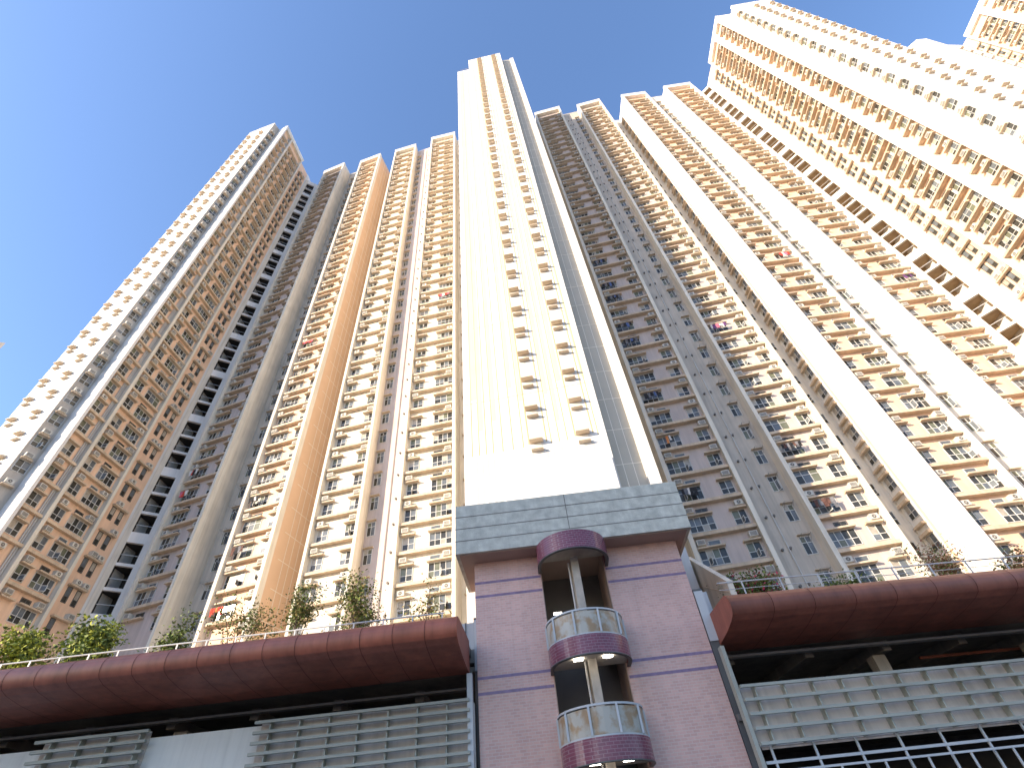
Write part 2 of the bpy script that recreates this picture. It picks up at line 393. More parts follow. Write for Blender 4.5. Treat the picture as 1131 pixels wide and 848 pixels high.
# ---------------------------------------------------------------- right apartment slab (bays six to nine)
B = Building('apartment_building', 'apartment slab right of the centre tower, left bays shaded and right bays sunlit', 'building', (28, 42, 7))
w = B.part('wall')
b6a, b6b, f6 = block(B, (11.91, 35.99), (17.42, 35.22), [(.5, 2.5, 1, 'l'), (3.9, 5.1, 0, 'r')])
b7a, b7b, f7 = block(B, (21.36, 35.35), (26.34, 34.67), [(.45, 2.55, 1, 'l'), (3.4, 4.5, 0, 'r')], ribs=(.35, .3))
b8a, b8b, f8 = block(B, (31.16, 34.4), (36.45, 34.29), [(.6, 1.7, 0, 'l'), (2.9, 4.9, 1, 'r')], ribs=(.3, .25), frame='white_paint')
b9a, b9b, f9 = block(B, (40.39, 33.67), (46.15, 33.49), [(.6, 1.7, 0, 'l'), (3.1, 5.2, 1, 'r')], ribs=(.3, .3), frame='white_paint')
poly = [(8.5, 39.0), (11.95, 38.7), b6a, b6b, (17.8, 36.95), (21.45, 36.6), b7a, b7b, (26.6, 39.4), (31.05, 39.4), b8a, b8b, (36.6, 35.55), (40.35, 35.45), b9a, b9b, (46.3, 36.3), (50.0, 36.3), (50.0, 58), (8.5, 58)]
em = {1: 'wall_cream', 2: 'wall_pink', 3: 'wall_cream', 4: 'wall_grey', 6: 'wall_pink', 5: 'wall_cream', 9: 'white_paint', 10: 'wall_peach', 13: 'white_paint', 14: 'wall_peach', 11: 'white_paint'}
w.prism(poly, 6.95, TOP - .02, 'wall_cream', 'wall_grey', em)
inset(B, (17.8, 36.95), (21.45, 36.6), 2.5, .9, 1.4)
inset(B, (36.6, 35.55), (40.35, 35.45), 1.3, None, .5, rackon=False)
# window column at the back of bay eight's left flank, framed
fs = Face((31.05, 39.4), b8a)
for j in FLOORS:
    zb = Z0 + PITCH * j
    if zb > TOP - 1.5: continue
    B.put('window', SMALL[4], fs.M(.35, 0, zb - 2.1)); B.put('hood', beam(1.3, .35, .22), fs.M(.2, 0, zb - .9)); B.put('hood', beam(1.3, .35, .18), fs.M(.2, 0, zb - .15))
t = B.part('flank_strip'); fs.box(t, 1.75, 1.95, 0, .1, 6.95, TOP - .4, 'wall_peach')
fs = Face((26.6, 39.4), (31.05, 39.4))
for j in FLOORS:
    B.put('window', SMALL[j % 4], fs.M(2.6, 0, Z0 + PITCH * j - 2.1))
t = B.part('parapet')
for fc in (f6, f7, f8, f9): fc.box(t, -.03, fc.W + .03, -.5, .05, TOP + .003, TOP + .35, 'white_paint')
B.finish()

# ---------------------------------------------------------------- open lift-lobby stacks set diagonally
def lobby_stack(label, P0, P1, u0, u1, phase, back, top=TOP - 2.6):   # back: inside colour, with the recess shade painted in
    B = Building('lobby_tower', label, 'building', (P0[0], P0[1], 7)); fc = Face(P0, P1); w = B.part('wall'); W = fc.W
    fc.box(w, 0, u0, -2.2, 0, 6.95, top, 'wall_cream'); fc.box(w, u1, W, -2.2, 0, 6.95, top, 'white_paint')
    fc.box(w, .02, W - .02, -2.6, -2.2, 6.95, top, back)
    fc.box(w, u0, u0 + .02, -2.19, -.2, 6.95, top, back); fc.box(w, u1 - .02, u1, -2.19, -.2, 6.95, top, back)  # thin liners carry the painted shade onto the side walls
    fc.box(w, .1, W - .1, -3.4, -2.61, 6.95, top + 1.8, 'wall_grey')
    z = phase
    while z > 8: z -= 8.2
    prev = 6.95
    slabs = []
    while z < top + 8:
        # group of three openings, its top at z
        a = z - 7.05
        slabs.append((prev, a)); 
        slabs += [(a + 2.15, a + 2.45), (a + 4.6, a + 4.9)]
        prev = z; z += 8.2
    for a, b in slabs:
        a, b = max(a, 6.95), min(b, top)
        if b - a > .05:
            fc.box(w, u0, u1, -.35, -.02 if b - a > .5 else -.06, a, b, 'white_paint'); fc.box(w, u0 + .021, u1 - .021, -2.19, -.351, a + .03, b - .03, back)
    lo = max(b for a, b in slabs if b <= top)
    fc.box(w, u0, u1, -2.19, -.021, max(top - 1.2, lo), top + .001, 'white_paint')
    for a, b in slabs:
        if 8 < b < top - 3: B.put('parapet_rail', beam(u1 - u0, .04, .05, 'rail_grey'), fc.M(u0, -.3, b + .9))
    B.finish(); return fc
lobby_stack('open lobby stack with dark openings, between the salmon left wing and the shaded bay', (-41.25, 43.45), (-38.2, 45.5), .55, 2.1, 27.9, 'lobby_shade')
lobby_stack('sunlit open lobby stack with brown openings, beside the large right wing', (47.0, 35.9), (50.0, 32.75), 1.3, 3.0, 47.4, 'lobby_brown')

# ---------------------------------------------------------------- the two near wings (and the far one) with a windowless end and a long flank
def wing(label, mirror, ox, oy, short=False):
    """mirror False: flank faces +x (left wing); True: flank faces -x"""
    B = Building('apartment_tower', label, 'building', (ox, oy, 7)); w = B.part('wall'); t = B.part('bay_frame')
    if not mirror:
        E0, E1 = (-50.4, 33.35), (-44.3, 32.0); S0, S1 = (-44.15, 32.05), (-43.75, 33.35); Q0, Q1 = (-43.75, 33.35), (-41.84, 32.82)
        A0, A1 = (-41.84, 32.82), (-41.2, 40.3); G0, G1 = (-41.75, 40.6), (-41.45, 43.3)
        flank = Face(A0, A1); r = .55
        a0, a1 = flank.xy(0, -r), flank.xy(flank.W, -r)
        poly = [E0, E1, (-43.75, 33.35), (-41.84 - .001, 32.82), (A0[0] + .3 * 0, A0[1]), a0, a1, G0, G1, (-41.3, 43.46), (-41.3, 52), (-50.4, 52)]
        poly = [E0, E1, (-43.75, 33.35), flank.xy(0, -r - 0), a1, G0, G1, (-41.3, 43.46), (-41.3, 52), (-50.4, 52)]
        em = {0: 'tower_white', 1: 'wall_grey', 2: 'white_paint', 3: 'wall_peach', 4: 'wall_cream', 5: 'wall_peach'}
        cols = [(.55, 1.7, 0, 'l'), (3.1, 4.3, 0, 'l'), (4.85, 6.85, 1, 'r')]; pil = [(0, .28), (2.4, 2.75), (7.05, 7.35)]
        spans = [(.28, 2.4), (2.75, 7.05)]; drain = (1.95, 2.35); pairs = (.5, 1.5)
        hood_u = (.9, 3.9)
    else:
        def s(x, y): return (x + ox, y + oy)
        G0, G1 = s(50.1, 32.6), s(50.2, 30.7); A0, A1 = s(49.6, 30.2), s(49.47, 22.04); Q0, Q1 = s(49.47, 22.04), s(52.31, 21.93)
        E0, E1 = s(52.27, 20.63), s(59.68, 20.3)
        flank = Face(A0, A1); r = .55; a0, a1 = flank.xy(0, -r), flank.xy(flank.W, -r)
        poly = [s(50.1, 50), G0, G1, a0, a1, s(52.4, 21.93), E0, E1, s(59.7, 50)]
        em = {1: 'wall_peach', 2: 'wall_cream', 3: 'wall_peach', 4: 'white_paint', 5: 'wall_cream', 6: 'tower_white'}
        cols = [(.75, 2.75, 1, 'l'), (3.0, 4.0, 0, 'r'), (5.75, 6.95, 0, 'r')]; pil = [(0, .3), (4.15, 5.25), (7.3, flank.W)]
        spans = [(.3, 4.15), (5.25, 7.3)]; drain = None; pairs = (.4, 1.2)
        hood_u = (2.7, 5.7)
    w.prism(poly, 6.95, TOP - .02, 'tower_white', 'wall_grey', em)
    for a, b in pil: flank.box(t, a, b, -r, 0, 6.9, TOP, 'white_paint' if (mirror or a == 0) else 'rib')
    for a, b in spans: flank.box(t, a, b, -r, 0, TOP - 1.0, TOP, 'white_paint' if mirror else 'rib')
    if drain:
        p = B.part('drain_pipe')
        for k in range(2): p.tube(flank.pt(drain[0] + .12 + .2 * k, -r + .1, 6.9), flank.pt(drain[0] + .12 + .2 * k, -r + .1, TOP - 1), .07, .07, 'pipe', 6)
    g = Face(G0, G1); q = Face(Q0, Q1); e = Face(E0, E1)
    q.box(t, .0, q.W - .001, -.1, .02, 6.9, TOP, 'white_paint')
    sfl = Face(E1, (-43.75, 33.35)) if not mirror else Face((ox + 52.4, oy + 21.93), E0)
    for j in FLOORS:
        zb = Z0 + PITCH * j
        if zb > TOP - 1.6: continue
        for a, b in spans: B.put('floor_beam', beam(b - a, .58 if mirror else .4, .24), flank.M(a, -r, zb))
        for u0, u1, wide, side in cols: unit_row(B, flank, zb, u0, u1, -r, wide, side)
        for u in pairs:
            B.put('window', rs.choice(PAIR), g.M(u, 0, zb - 2.1))
        B.put('hood', beam(1.9, .4, .14), g.M(pairs[0] - .2, 0, zb - .75))
        for du in (.1, 1.0):
            if rs.random() < .7: B.put('air_conditioner', rs.choice(ACS), g.M(pairs[0] + du, .02, zb - .55))
        for u in hood_u: B.put('window_hood', HOODP, e.M(u, 0, zb - .6))
        sw = sfl.W
        B.put('air_conditioner', rs.choice(ACS), sfl.M(.3, .02, zb - .75)); B.put('hood', beam(.95, .35, .12), sfl.M(.2, 0, zb - .93))
        B.put('window', SMALL[j % 4], sfl.M(.22, 0, zb - 2.14))
    tp = B.part('parapet')
    flank.box(tp, .0, flank.W, -.5, .05, TOP + .003, TOP + .4, 'white_paint')
    e.box(tp, .02, e.W - .02, -.5, .04, TOP + .003, TOP + .4, 'white_paint')
    B.finish()
wing('tall left wing with white end wall and salmon flank of windows facing the middle', False, -46, 40)
wing('huge sunlit white wing on the right with long rows of window hoods', True, 0, 0)
wing('far tower at the top right corner, its flank cut off by the frame', True, 55.2, .6)

# pale slab between the two right wings
B = Building('apartment_building', 'overexposed pale slab seen between the right wing and the corner tower', 'building', (80, 40, 7))
w = B.part('wall')
w.prism([(62, 33.2), (92.7, 31.8), (94.2, 30.35), (96.3, 30.35), (101.8, 32.0), (105.2, 32.4), (105.2, 52), (62, 52)], 6.95, TOP, 'tower_white', 'wall_grey')
fs = Face((96.3, 30.35), (101.8, 32.0)); fs2 = Face((62, 33.2), (92.7, 31.8))
for j in FLOORS:
    zb = Z0 + PITCH * j
    if zb > TOP - 6: continue
    for u in (1.0, 1.55, 3.6): B.put('window', rs.choice(PAIR), fs.M(u, 0, zb - 2.1))
    B.put('air_conditioner', rs.choice(ACS), fs.M(2.3, .02, zb - 1.2))
    for u in (20, 24, 28): B.put('window', rs.choice(SMALL), fs2.M(u, 0, zb - 2.1))
B.finish()

# ---------------------------------------------------------------- centre tower
B = Building('apartment_tower', 'tall plain white centre tower with two columns of small window hoods', 'building', (2, 30, 7))
w = B.part('wall')
CF = Face((-3.5, 24.92), (5.38, 24.04))
w.prism([CF.xy(0, 0), CF.xy(2.3, 0), (-.9, 36.9), (-3.1, 36.9)], 6.95, 112.8, 'tower_white', 'wall_grey')
w.prism([CF.xy(2.303, 0), (5.38, 24.04), (5.62, 25.4), (7.3, 25.4), (7.32, 25.16), (8.0, 25.1), (8.35, 37.2), (-.89, 37.2)], 6.95, TOP + .4, 'tower_white', 'wall_grey', {2: 'tile_grey', 5: 'wall_cream'})
j_ = w
seams(j_, CF, [.5, .95, 1.4, 1.85, 2.45, 3.1, 3.75, 5.5, 6.0, 6.5, 8.4], [], 19.0, 112.0, 'joint', d=.015, w=.06)
seams(j_, CF, [4.1, 5.2, 7.0, 8.1], [], 19.2, TOP, 'joint', d=.02, w=.08)
for u0_, u1_, zt_ in ((.55, .9, 112), (1.0, 1.3, 112), (1.95, 2.2, 112), (3.2, 3.45, 119), (3.85, 4.05, 119), (5.6, 5.85, 119), (6.1, 6.3, 119), (6.6, 6.9, 119), (8.3, 8.5, 119)): CF.box(j_, u0_, u1_, -.01, .012, 20 + (u0_ * 7) % 6, zt_, 'panel_yellow')
for k in range(1, 13): CF.box(j_, .02, CF.W - .02, -.01, .009, 19.3 + 8.2 * k - 4, 19.34 + 8.2 * k - 4, 'joint')
rc = Face((5.62, 25.4), (7.3, 25.4))
seams(j_, rc, [.5, 1.1], [17.5 + PITCH * k for k in range(37)], 15, TOP - .3, 'seam_light', d=.02, w=.045)
for u in (.7, 1.05, 1.4, 1.75, 2.1, 3.3, 4.2, 5.1, 5.5, 6.0, 6.9, 7.9): CF.box(j_, u, u + .16, -.01, .011, 14.2, 18.6, 'grey_slot')
sb = B.part('base_band'); CF.box(sb, 2.5, 8.8, .013, .35, 14.5, 17.2, 'tower_white')
for j in FLOORS:
    zb = Z0 + PITCH * j
    if 18 < zb < TOP - .5 or j == 0 or j == -1:
        for u in (4.2, 7.1):
            if j >= 0: B.put('window_hood', HOODP, CF.M(u, .0, zb + 1.6))
B.finish()

# ---------------------------------------------------------------- building at the far left edge, and unseen blocks added behind the viewer to shade the podium
def plain_block(name, label, poly, z0, z1, faces, pitch, wu, m='wall_cream'):
    B = Building(name, label, 'building', (poly[0][0], poly[0][1], z0)); w = B.part('wall'); w.prism(poly, z0, z1, m, 'wall_grey')
    q = MB()
    for a, b in faces:
        fc = Face(a, b); n = int(fc.W / wu)
        for k in range(int((z1 - z0 - 3) / pitch)):
            for i in range(n):
                q.add(SMALL[(i + k) % 4] if wu < 3.2 else WIDE[(i * 3 + k) % 7], fc.M(i * wu + .6, .0, z0 + 3.5 + k * pitch))
            fc.box(w, .01, fc.W - .01, 0, .12, z0 + 3 + k * pitch, z0 + 3.2 + k * pitch, 'ledge')
    obj('window', q, B.root, kind='stuff'); B.finish()
plain_block('apartment_tower', 'distant pale tower just peeking in at the left edge of the sky', [(-152, 85.6), (-165, 78), (-138, 61), (-121.2, 68.3)], -2.5, 103, [((-138, 61), (-121.2, 68.3))], 3.0, 3.0, 'wall_grey')
plain_block('shade_block', 'tall unseen beige block added behind the viewer to shade the stair tower', [(-136.5, -70), (-136.5, -90), (-85, -90), (-85, -70)], -2.45, 64.9, [((-85, -70), (-136.5, -70))], 3.1, 3.6)
plain_block('shade_block', 'lower unseen beige block added behind the viewer to shade the left canopy', [(-190, -70), (-190, -90), (-136.8, -90), (-136.8, -70)], -2.45, 57.6, [((-136.8, -70), (-190, -70))], 3.1, 3.6)

# ---------------------------------------------------------------- podium deck
g = MB(); g.box(-46, -2.75, 21.6, 62, 6.4, 6.9, 'deck'); g.box(-2.75, 8.3, 25.3, 62, 6.4, 6.9, 'deck'); g.box(8.3, 62, 22.6, 62, 6.4, 6.9, 'deck'); structure('podium_deck', g)
# left podium front
def podium(label, fc, wall_top, panels, solid, zb0, ceil, length, colm, bars):
    B = Building('podium_building', label, 'building', fc.pt(0, 0, -2.45)); w = B.part('wall')
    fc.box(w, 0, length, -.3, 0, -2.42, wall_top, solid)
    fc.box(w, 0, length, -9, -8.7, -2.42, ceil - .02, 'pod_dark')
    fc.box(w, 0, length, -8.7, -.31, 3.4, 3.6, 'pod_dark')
    c = B.part('ceiling'); fc.box(c, 0, length, -9, -.9, ceil, ceil + .2, 'planter')
    u = 1.2
    while u < length: fc.box(c, u, u + .35, -8, -2.6, ceil - .4, ceil - .003, 'planter'); u += 3.4
    p = MB()
    for u in colm:
        m_ = MB(); fc.box(m_, u, u + .55, -3.4, -2.9, 3.6, ceil - .46, 'pod_beige'); obj('column', m_, B.root)
    d = B.part('drain_pipe'); d.tube(fc.pt(length * .3, -3.6, ceil - .55), fc.pt(length - 1.5, -3.6, ceil - .5), .06, .06, 'canopy_red', 6)
    d = B.part('cable_tray'); fc.box(d, .5, length - .5, -2.2, -1.9, ceil - .32, ceil - .24, 'pipe')
    for a, b, zt, n, pz in panels:
        m_ = MB()
        for k in range(n):
            z = zt - k * pz; fc.box(m_, a, b, .30, .42, z - .09, z, 'louver')
            fc.box(m_, a + .02, b - .02, .25, .30, z - .05, z - .02, 'louver')
        fc.box(m_, a + .1, b - .1, .005, .03, zt - (n - 1) * pz - .09, zt + .0, 'pod_beige')
        uu = a + .5
        while uu < b: fc.box(m_, uu, uu + .05, .03, .30, zt - (n - 1) * pz - .09, zt - .005, 'louver'); uu += 1.05
        obj('louver_screen', m_, B.root)
    return B
FL = Face((-44, 19.7), (-2.72, 20.85))
L0 = FL.W
def ul(x): return (x + 44) / (41.28) * L0
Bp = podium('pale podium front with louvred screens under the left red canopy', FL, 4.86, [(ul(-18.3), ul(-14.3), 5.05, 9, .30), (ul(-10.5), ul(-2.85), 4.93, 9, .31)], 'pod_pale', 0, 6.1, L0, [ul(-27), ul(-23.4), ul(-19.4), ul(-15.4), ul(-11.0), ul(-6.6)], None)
e_ = Bp.part('end_post'); FL.box(e_, L0 - .22, L0 - .02, .02, .32, 1, 5.75, 'rail_grey')
Bp.finish()
FR = Face((6.45, 20.55), (40, 23.6))
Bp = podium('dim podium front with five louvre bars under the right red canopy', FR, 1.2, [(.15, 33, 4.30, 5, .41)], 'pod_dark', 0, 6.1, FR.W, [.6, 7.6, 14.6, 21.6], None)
w = Bp.part('panel_wall'); FR.box(w, .3, 33, -.05, .0, 2.5, 4.28, 'pod_beige')
e_ = Bp.part('end_post'); FR.box(e_, -.02, .12, .02, .30, 1, 5.6, 'louver')
r = Bp.part('guard_rail'); FR.box(r, .2, 33, .1, .18, 2.10, 2.18, 'rail_grey'); FR.box(r, .2, 33, .3, .36, 1.86, 1.92, 'rail_grey')
for k in range(22): 
    m_ = MB(); FR.box(m_, .5 + 1.45 * k, .57 + 1.45 * k, .1, .16, 1.0, 2.62, 'rail_grey'); FR.box(m_, 1.0 + 1.45 * k, 1.06 + 1.45 * k, .30, .35, 1.0, 1.86, 'rail_grey'); obj('baluster', m_, Bp.root)
Bp.finish()
# canopies: bull-nosed red metal
def canopy(label, fc, length, seam, flip):
    T = thing('canopy', label, 'canopy', fc.pt(length / 2, -3, 7)); 
    prof = [(-3.1, 6.98), (-.6, 6.93)]
    for k in range(9):
        a = R(90 - k * 20); prof.append((-.42 + .42 * math.cos(a), 6.50 + .42 * math.sin(a)))
    prof[-1:] = []
    prof += [(-.45, 6.06), (-1.2, 5.93), (-2.2, 5.84), (-3.1, 5.82)]
    m = MB(); n = len(prof)
    vs = [fc.pt(u, d, z) for u in (0, length) for d, z in prof]; b = 0; m.v += vs
    k = m.mi('canopy_red')
    for i in range(n):
        j = (i + 1) % n; m.f.append((i, j, n + j, n + i)); m.m.append(k)
    m.f.append(tuple(range(n))); m.m.append(k); m.f.append(tuple(n + i for i in reversed(range(n)))); m.m.append(k)
    s = m; u = seam if not flip else length - seam
    while 0 < u < length:
        for i in range(1, n - 1):
            (d0, z0), (d1, z1) = prof[i], prof[i + 1]; nx, nz = (z0 - z1), (d1 - d0); l = math.hypot(nx, nz) or 1; nx, nz = nx / l * .006, nz / l * .006
            s.face([fc.pt(u, d0 + nx, z0 + nz), fc.pt(u + .022, d0 + nx, z0 + nz), fc.pt(u + .022, d1 + nx, z1 + nz), fc.pt(u, d1 + nx, z1 + nz)], 'canopy_seam')
        u += seam if not flip else -seam
    sh = obj('shell', m, T)
    for i, p in enumerate(sh.data.polygons): p.use_smooth = 1 < i < n - 5
    return T
CL = Face((-44, 17.75), (-2.86, 17.75))
canopy('dark red bull-nosed canopy left of the pink stair tower, plants above it', CL, CL.W, 1.12, True)
CR = Face((6.85, 18.75), (42, 20.9))
canopy('dark red bull-nosed canopy right of the pink stair tower, fading off frame', CR, CR.W, 1.52, False)
# dark service recesses either side of the stair tower
for x0, x1, y, lab in ((-2.72, -2.58, 21.3, 'narrow dark metal fin between left canopy and pink tower'), (6.38, 6.75, 21.0, 'narrow dark metal fin between pink tower and right canopy')):
    m = MB(); m.box(x0, x1, y, y + .5, -2.42, 8.0, 'frame_dark'); m.box(x0 + .01, x1 - .01, y - .04, y - .002, 6.0, 7.9, 'rail_grey')
    o = obj('metal_fin', m); o['label'] = lab; o['category'] = 'fin'
m = MB(); m.box(-4.2, -2.64, 22.2, 22.4, 6.9, 8.15, 'rail_grey')
for k in range(4): m.box(-4.2 + .5 * k, -4.16 + .5 * k, 22.15, 22.199, 6.9, 8.15, 'frame_dark')
o = obj('metal_screen', m); o['label'] = 'grey metal panel screen on the deck beside the left end of pink tower'; o['category'] = 'screen'
m = MB(); m.box(6.45, 7.3, 22.2, 22.35, 6.9, 8.3, 'rail_grey')
for k in range(2): m.box(6.6 + .4 * k, 6.64 + .4 * k, 22.15, 22.199, 6.9, 8.3, 'frame_dark')
o = obj('metal_screen', m); o['label'] = 'grey metal panel screen on the deck right of the pink tower'; o['category'] = 'screen'
# sloping beige parapet behind the right shoulder of the stair tower
m = MB()
ya, yb = 21.8, 26.0
m.hexa([(8.15, ya, 6.95), (8.4, ya, 6.95), (8.4, yb, 6.95), (8.15, yb, 6.95), (8.15, ya, 8.5), (8.4, ya, 8.5), (8.4, yb, 11.6), (8.15, yb, 11.6)], 'wall_cream')
for k in (1, 2):
    f0, f1 = k / 3, k / 3
    m.hexa([(8.13, ya + .02, 6.95 + 1.55 * f0), (8.15, ya + .02, 6.95 + 1.55 * f0), (8.15, yb - .02, 6.95 + 4.65 * f1), (8.13, yb - .02, 6.95 + 4.65 * f1),
            (8.13, ya + .02, 6.98 + 1.55 * f0), (8.15, ya + .02, 6.98 + 1.55 * f0), (8.15, yb - .02, 6.98 + 4.65 * f1), (8.13, yb - .02, 6.98 + 4.65 * f1)], 'ledge')
o = obj('ramp_parapet', m); o['label'] = 'sloping cream ramp wall behind the right side of the concrete cap'; o['category'] = 'wall'

# ---------------------------------------------------------------- pink stair tower
T = thing('stair_tower', 'pink tiled stair tower with concrete cap and curved open landings', 'stair tower', (2, 22, -2.42))
X0, X1, YW = -2.58, 6.35, 21.0
OX0, OX1 = .28, 3.04
m = MB(); m.box(X0, OX0, YW, 24.6, -2.42, 10.2, 'tile_pink'); obj('wall', m, T)
m = MB(); m.box(OX1, X1, YW, 24.6, -2.42, 10.2, 'tile_pink'); obj('wall', m, T)
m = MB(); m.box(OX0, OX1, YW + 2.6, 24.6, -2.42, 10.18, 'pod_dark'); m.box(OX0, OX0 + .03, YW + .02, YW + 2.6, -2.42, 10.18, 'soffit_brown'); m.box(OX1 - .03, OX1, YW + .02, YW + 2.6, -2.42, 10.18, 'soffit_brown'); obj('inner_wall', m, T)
for z in (9.24, 8.66, 5.60, 5.08, 1.98, 1.46):
    for a, b in ((X0 - .004, OX0 - .02), (OX1 + .02, X1 + .004)):
        m = MB(); m.box(a, b, YW - .005, YW + .3, z, z + .10, 'tile_stripe'); obj('tile_band', m, T)
# cap
m = MB(); yc, yk = 20.0, 24.0
bot, top = 10.22, 12.55
m.prism([(-3.26, yc), (6.92, yc), (6.92, yk), (-3.26, yk)], bot, top, 'concrete_cap', 'concrete_cap')
capo = obj('cap', m, T)
m = MB(); m.box(-3.1, 6.76, yc + .12, yk - .1, bot - .03, bot - .002, 'soffit_brown'); obj('cap_soffit', m, capo)
m = MB()
for k in (1, 2, 3):
    z = bot + (top - bot) * k / 4; m.box(-3.265, 6.925, yc - .006, yc, z - .02, z + .02, 'pod_dark'); m.box(-3.266, -3.26, yc, yk, z - .02, z + .02, 'pod_dark'); m.box(6.92, 6.926, yc, yk, z - .02, z + .02, 'pod_dark')
m.box(1.75, 1.78, yc - .006, yc, bot + .6, top, 'pod_dark'); obj('cap_groove', m, capo)
# curved landings
XC, RR, YF = 1.69, 1.50, 18.92
def uline(r, n=20, yback=YW - .005, cx=XC, ry=None):
    yr = YF + RR; pts = [(cx - r, yback)]
    for i in range(n + 1):
        a = math.pi + math.pi * i / n; pts.append((cx + r * math.cos(a), yr + r * math.sin(a)))
    pts.append((cx + r, yback)); return pts
def uwall(mb, r, th, z0, z1, mt, n=20):
    A, Bq = uline(r, n), uline(r - th, n)
    for i in range(len(A) - 1):
        mb.hexa([(*A[i], z0), (*A[i + 1], z0), (*Bq[i + 1], z0), (*Bq[i], z0), (*A[i], z1), (*A[i + 1], z1), (*Bq[i + 1], z1), (*Bq[i], z1)], mt)
def uslab(mb, r, z0, z1, mt, n=20):
    A = uline(r, n); k = len(A); b = len(mb.v); mb.v += [(x, y, z0) for x, y in A] + [(x, y, z1) for x, y in A]; q = mb.mi(mt)
    mb.f.append(tuple(b + i for i in reversed(range(k)))); mb.m.append(q); mb.f.append(tuple(b + k + i for i in range(k))); mb.m.append(q)
for z, roof in ((9.42, True), (5.50, False), (2.48, False), (-.52, False)):
    h = .76 if roof else .62
    m = MB(); uwall(m, RR, .12, z, z + h, 'tile_purple', 28); fo = obj('landing_roof' if roof else 'landing', m, T)
    m = MB(); uslab(m, RR - .125, z + (.45 if roof else .10), z + (.70 if roof else .30), 'soffit_cream'); obj('soffit', m, fo)
    m = MB(); uwall(m, RR + .01, .14, z - .035, z - .002, 'frame_dark', 28); obj('drip_edge', m, fo)
    for dx in ((-.62, .45) if not roof else ()):
        m = MB(); m.box(XC + dx - .02, XC + dx + .32, YF + .85, YF + .97, z + .04, z + .095, 'lamp'); obj('lamp', m, fo)
    if not roof:
        zt = z + h
        m = MB(); uwall(m, RR - .04, .03, zt + .06, zt + .80, 'rust_panel'); bo = obj('balustrade', m, T)
        m = MB(); uwall(m, RR - .01, .07, zt + .84, zt + .90, 'rail_grey'); obj('top_rail', m, bo); m = MB(); uwall(m, RR - .01, .07, zt + .002, zt + .05, 'rail_grey'); obj('bottom_rail', m, bo)
        P = uline(RR - .005, 20); 
        for i in (1, 5, 9, 13, 17, 21):
            x, y = P[i]; m = MB(); m.box(x - .035, x + .035, y - .03, y + .03, zt + .051, zt + .839, 'rail_grey'); obj('post', m, bo)
m = MB(); m.box(XC - .12, XC + .18, 20.0, 20.9, -2.42, 9.5, 'soffit_cream'); m.tube((XC - .22, 20.3, -2.4), (XC - .22, 20.3, 9.4), .04, .04, 'pipe'); obj('spine_wall', m, T)
# curved inner wall at the right side of the open well, stair flights behind
for z in (5.5, 2.48, -.52):
    m = MB(); n = 8
    for i in range(n):
        x = XC + .2 + .0; m.box(XC + .2, OX1 - .05, YW + .2 + i * .27, YW + .47 + i * .27, z + .35 + i * .17, z + .52 + i * .17, 'soffit_cream')
    obj('stair_flight', m, T)
for z in (7.9,):
    m = MB(); m.box(.62, .95, YW + .6, YW + .7, 7.88, 7.94, 'lamp'); obj('lamp', m, T)

# ---------------------------------------------------------------- deck railings
def railing(label, fc, u0, u1, step, ztop, first):
    T = thing('railing', label, 'railing', fc.pt((u0 + u1) / 2, 0, 6.95))
    m = MB(); m.tube(fc.pt(u0, 0, ztop), fc.pt(u1, 0, ztop), .028, .028, 'rail_grey', 6); m.tube(fc.pt(u0, 0, ztop - .28), fc.pt(u1, 0, ztop - .28), .014, .014, 'rail_grey', 5); obj('top_rail', m, T)
    u = first
    while u0 <= u <= u1:
        m = MB(); fc.box(m, u - .025, u + .025, -.02, .02, 6.9, ztop, 'rail_grey'); obj('post', m, T); u -= step
RL = Face((-44, 20.05), (-3.7, 20.05))
m0 = MB(); m0.box(-44, -2.9, 19.9, 21.61, 6.60, 6.9, 'deck'); structure('deck_edge', m0)
railing('thin grey deck railing along the top of the left canopy', RL, 0, 40.3, 1.17, 7.86, 40.2)
RLr = Face((6.9, 20.3), (41, 22.5))
railing('thin grey deck railing along the top of the right canopy', RLr, 0.3, 33, 1.56, 7.86, 32.5)

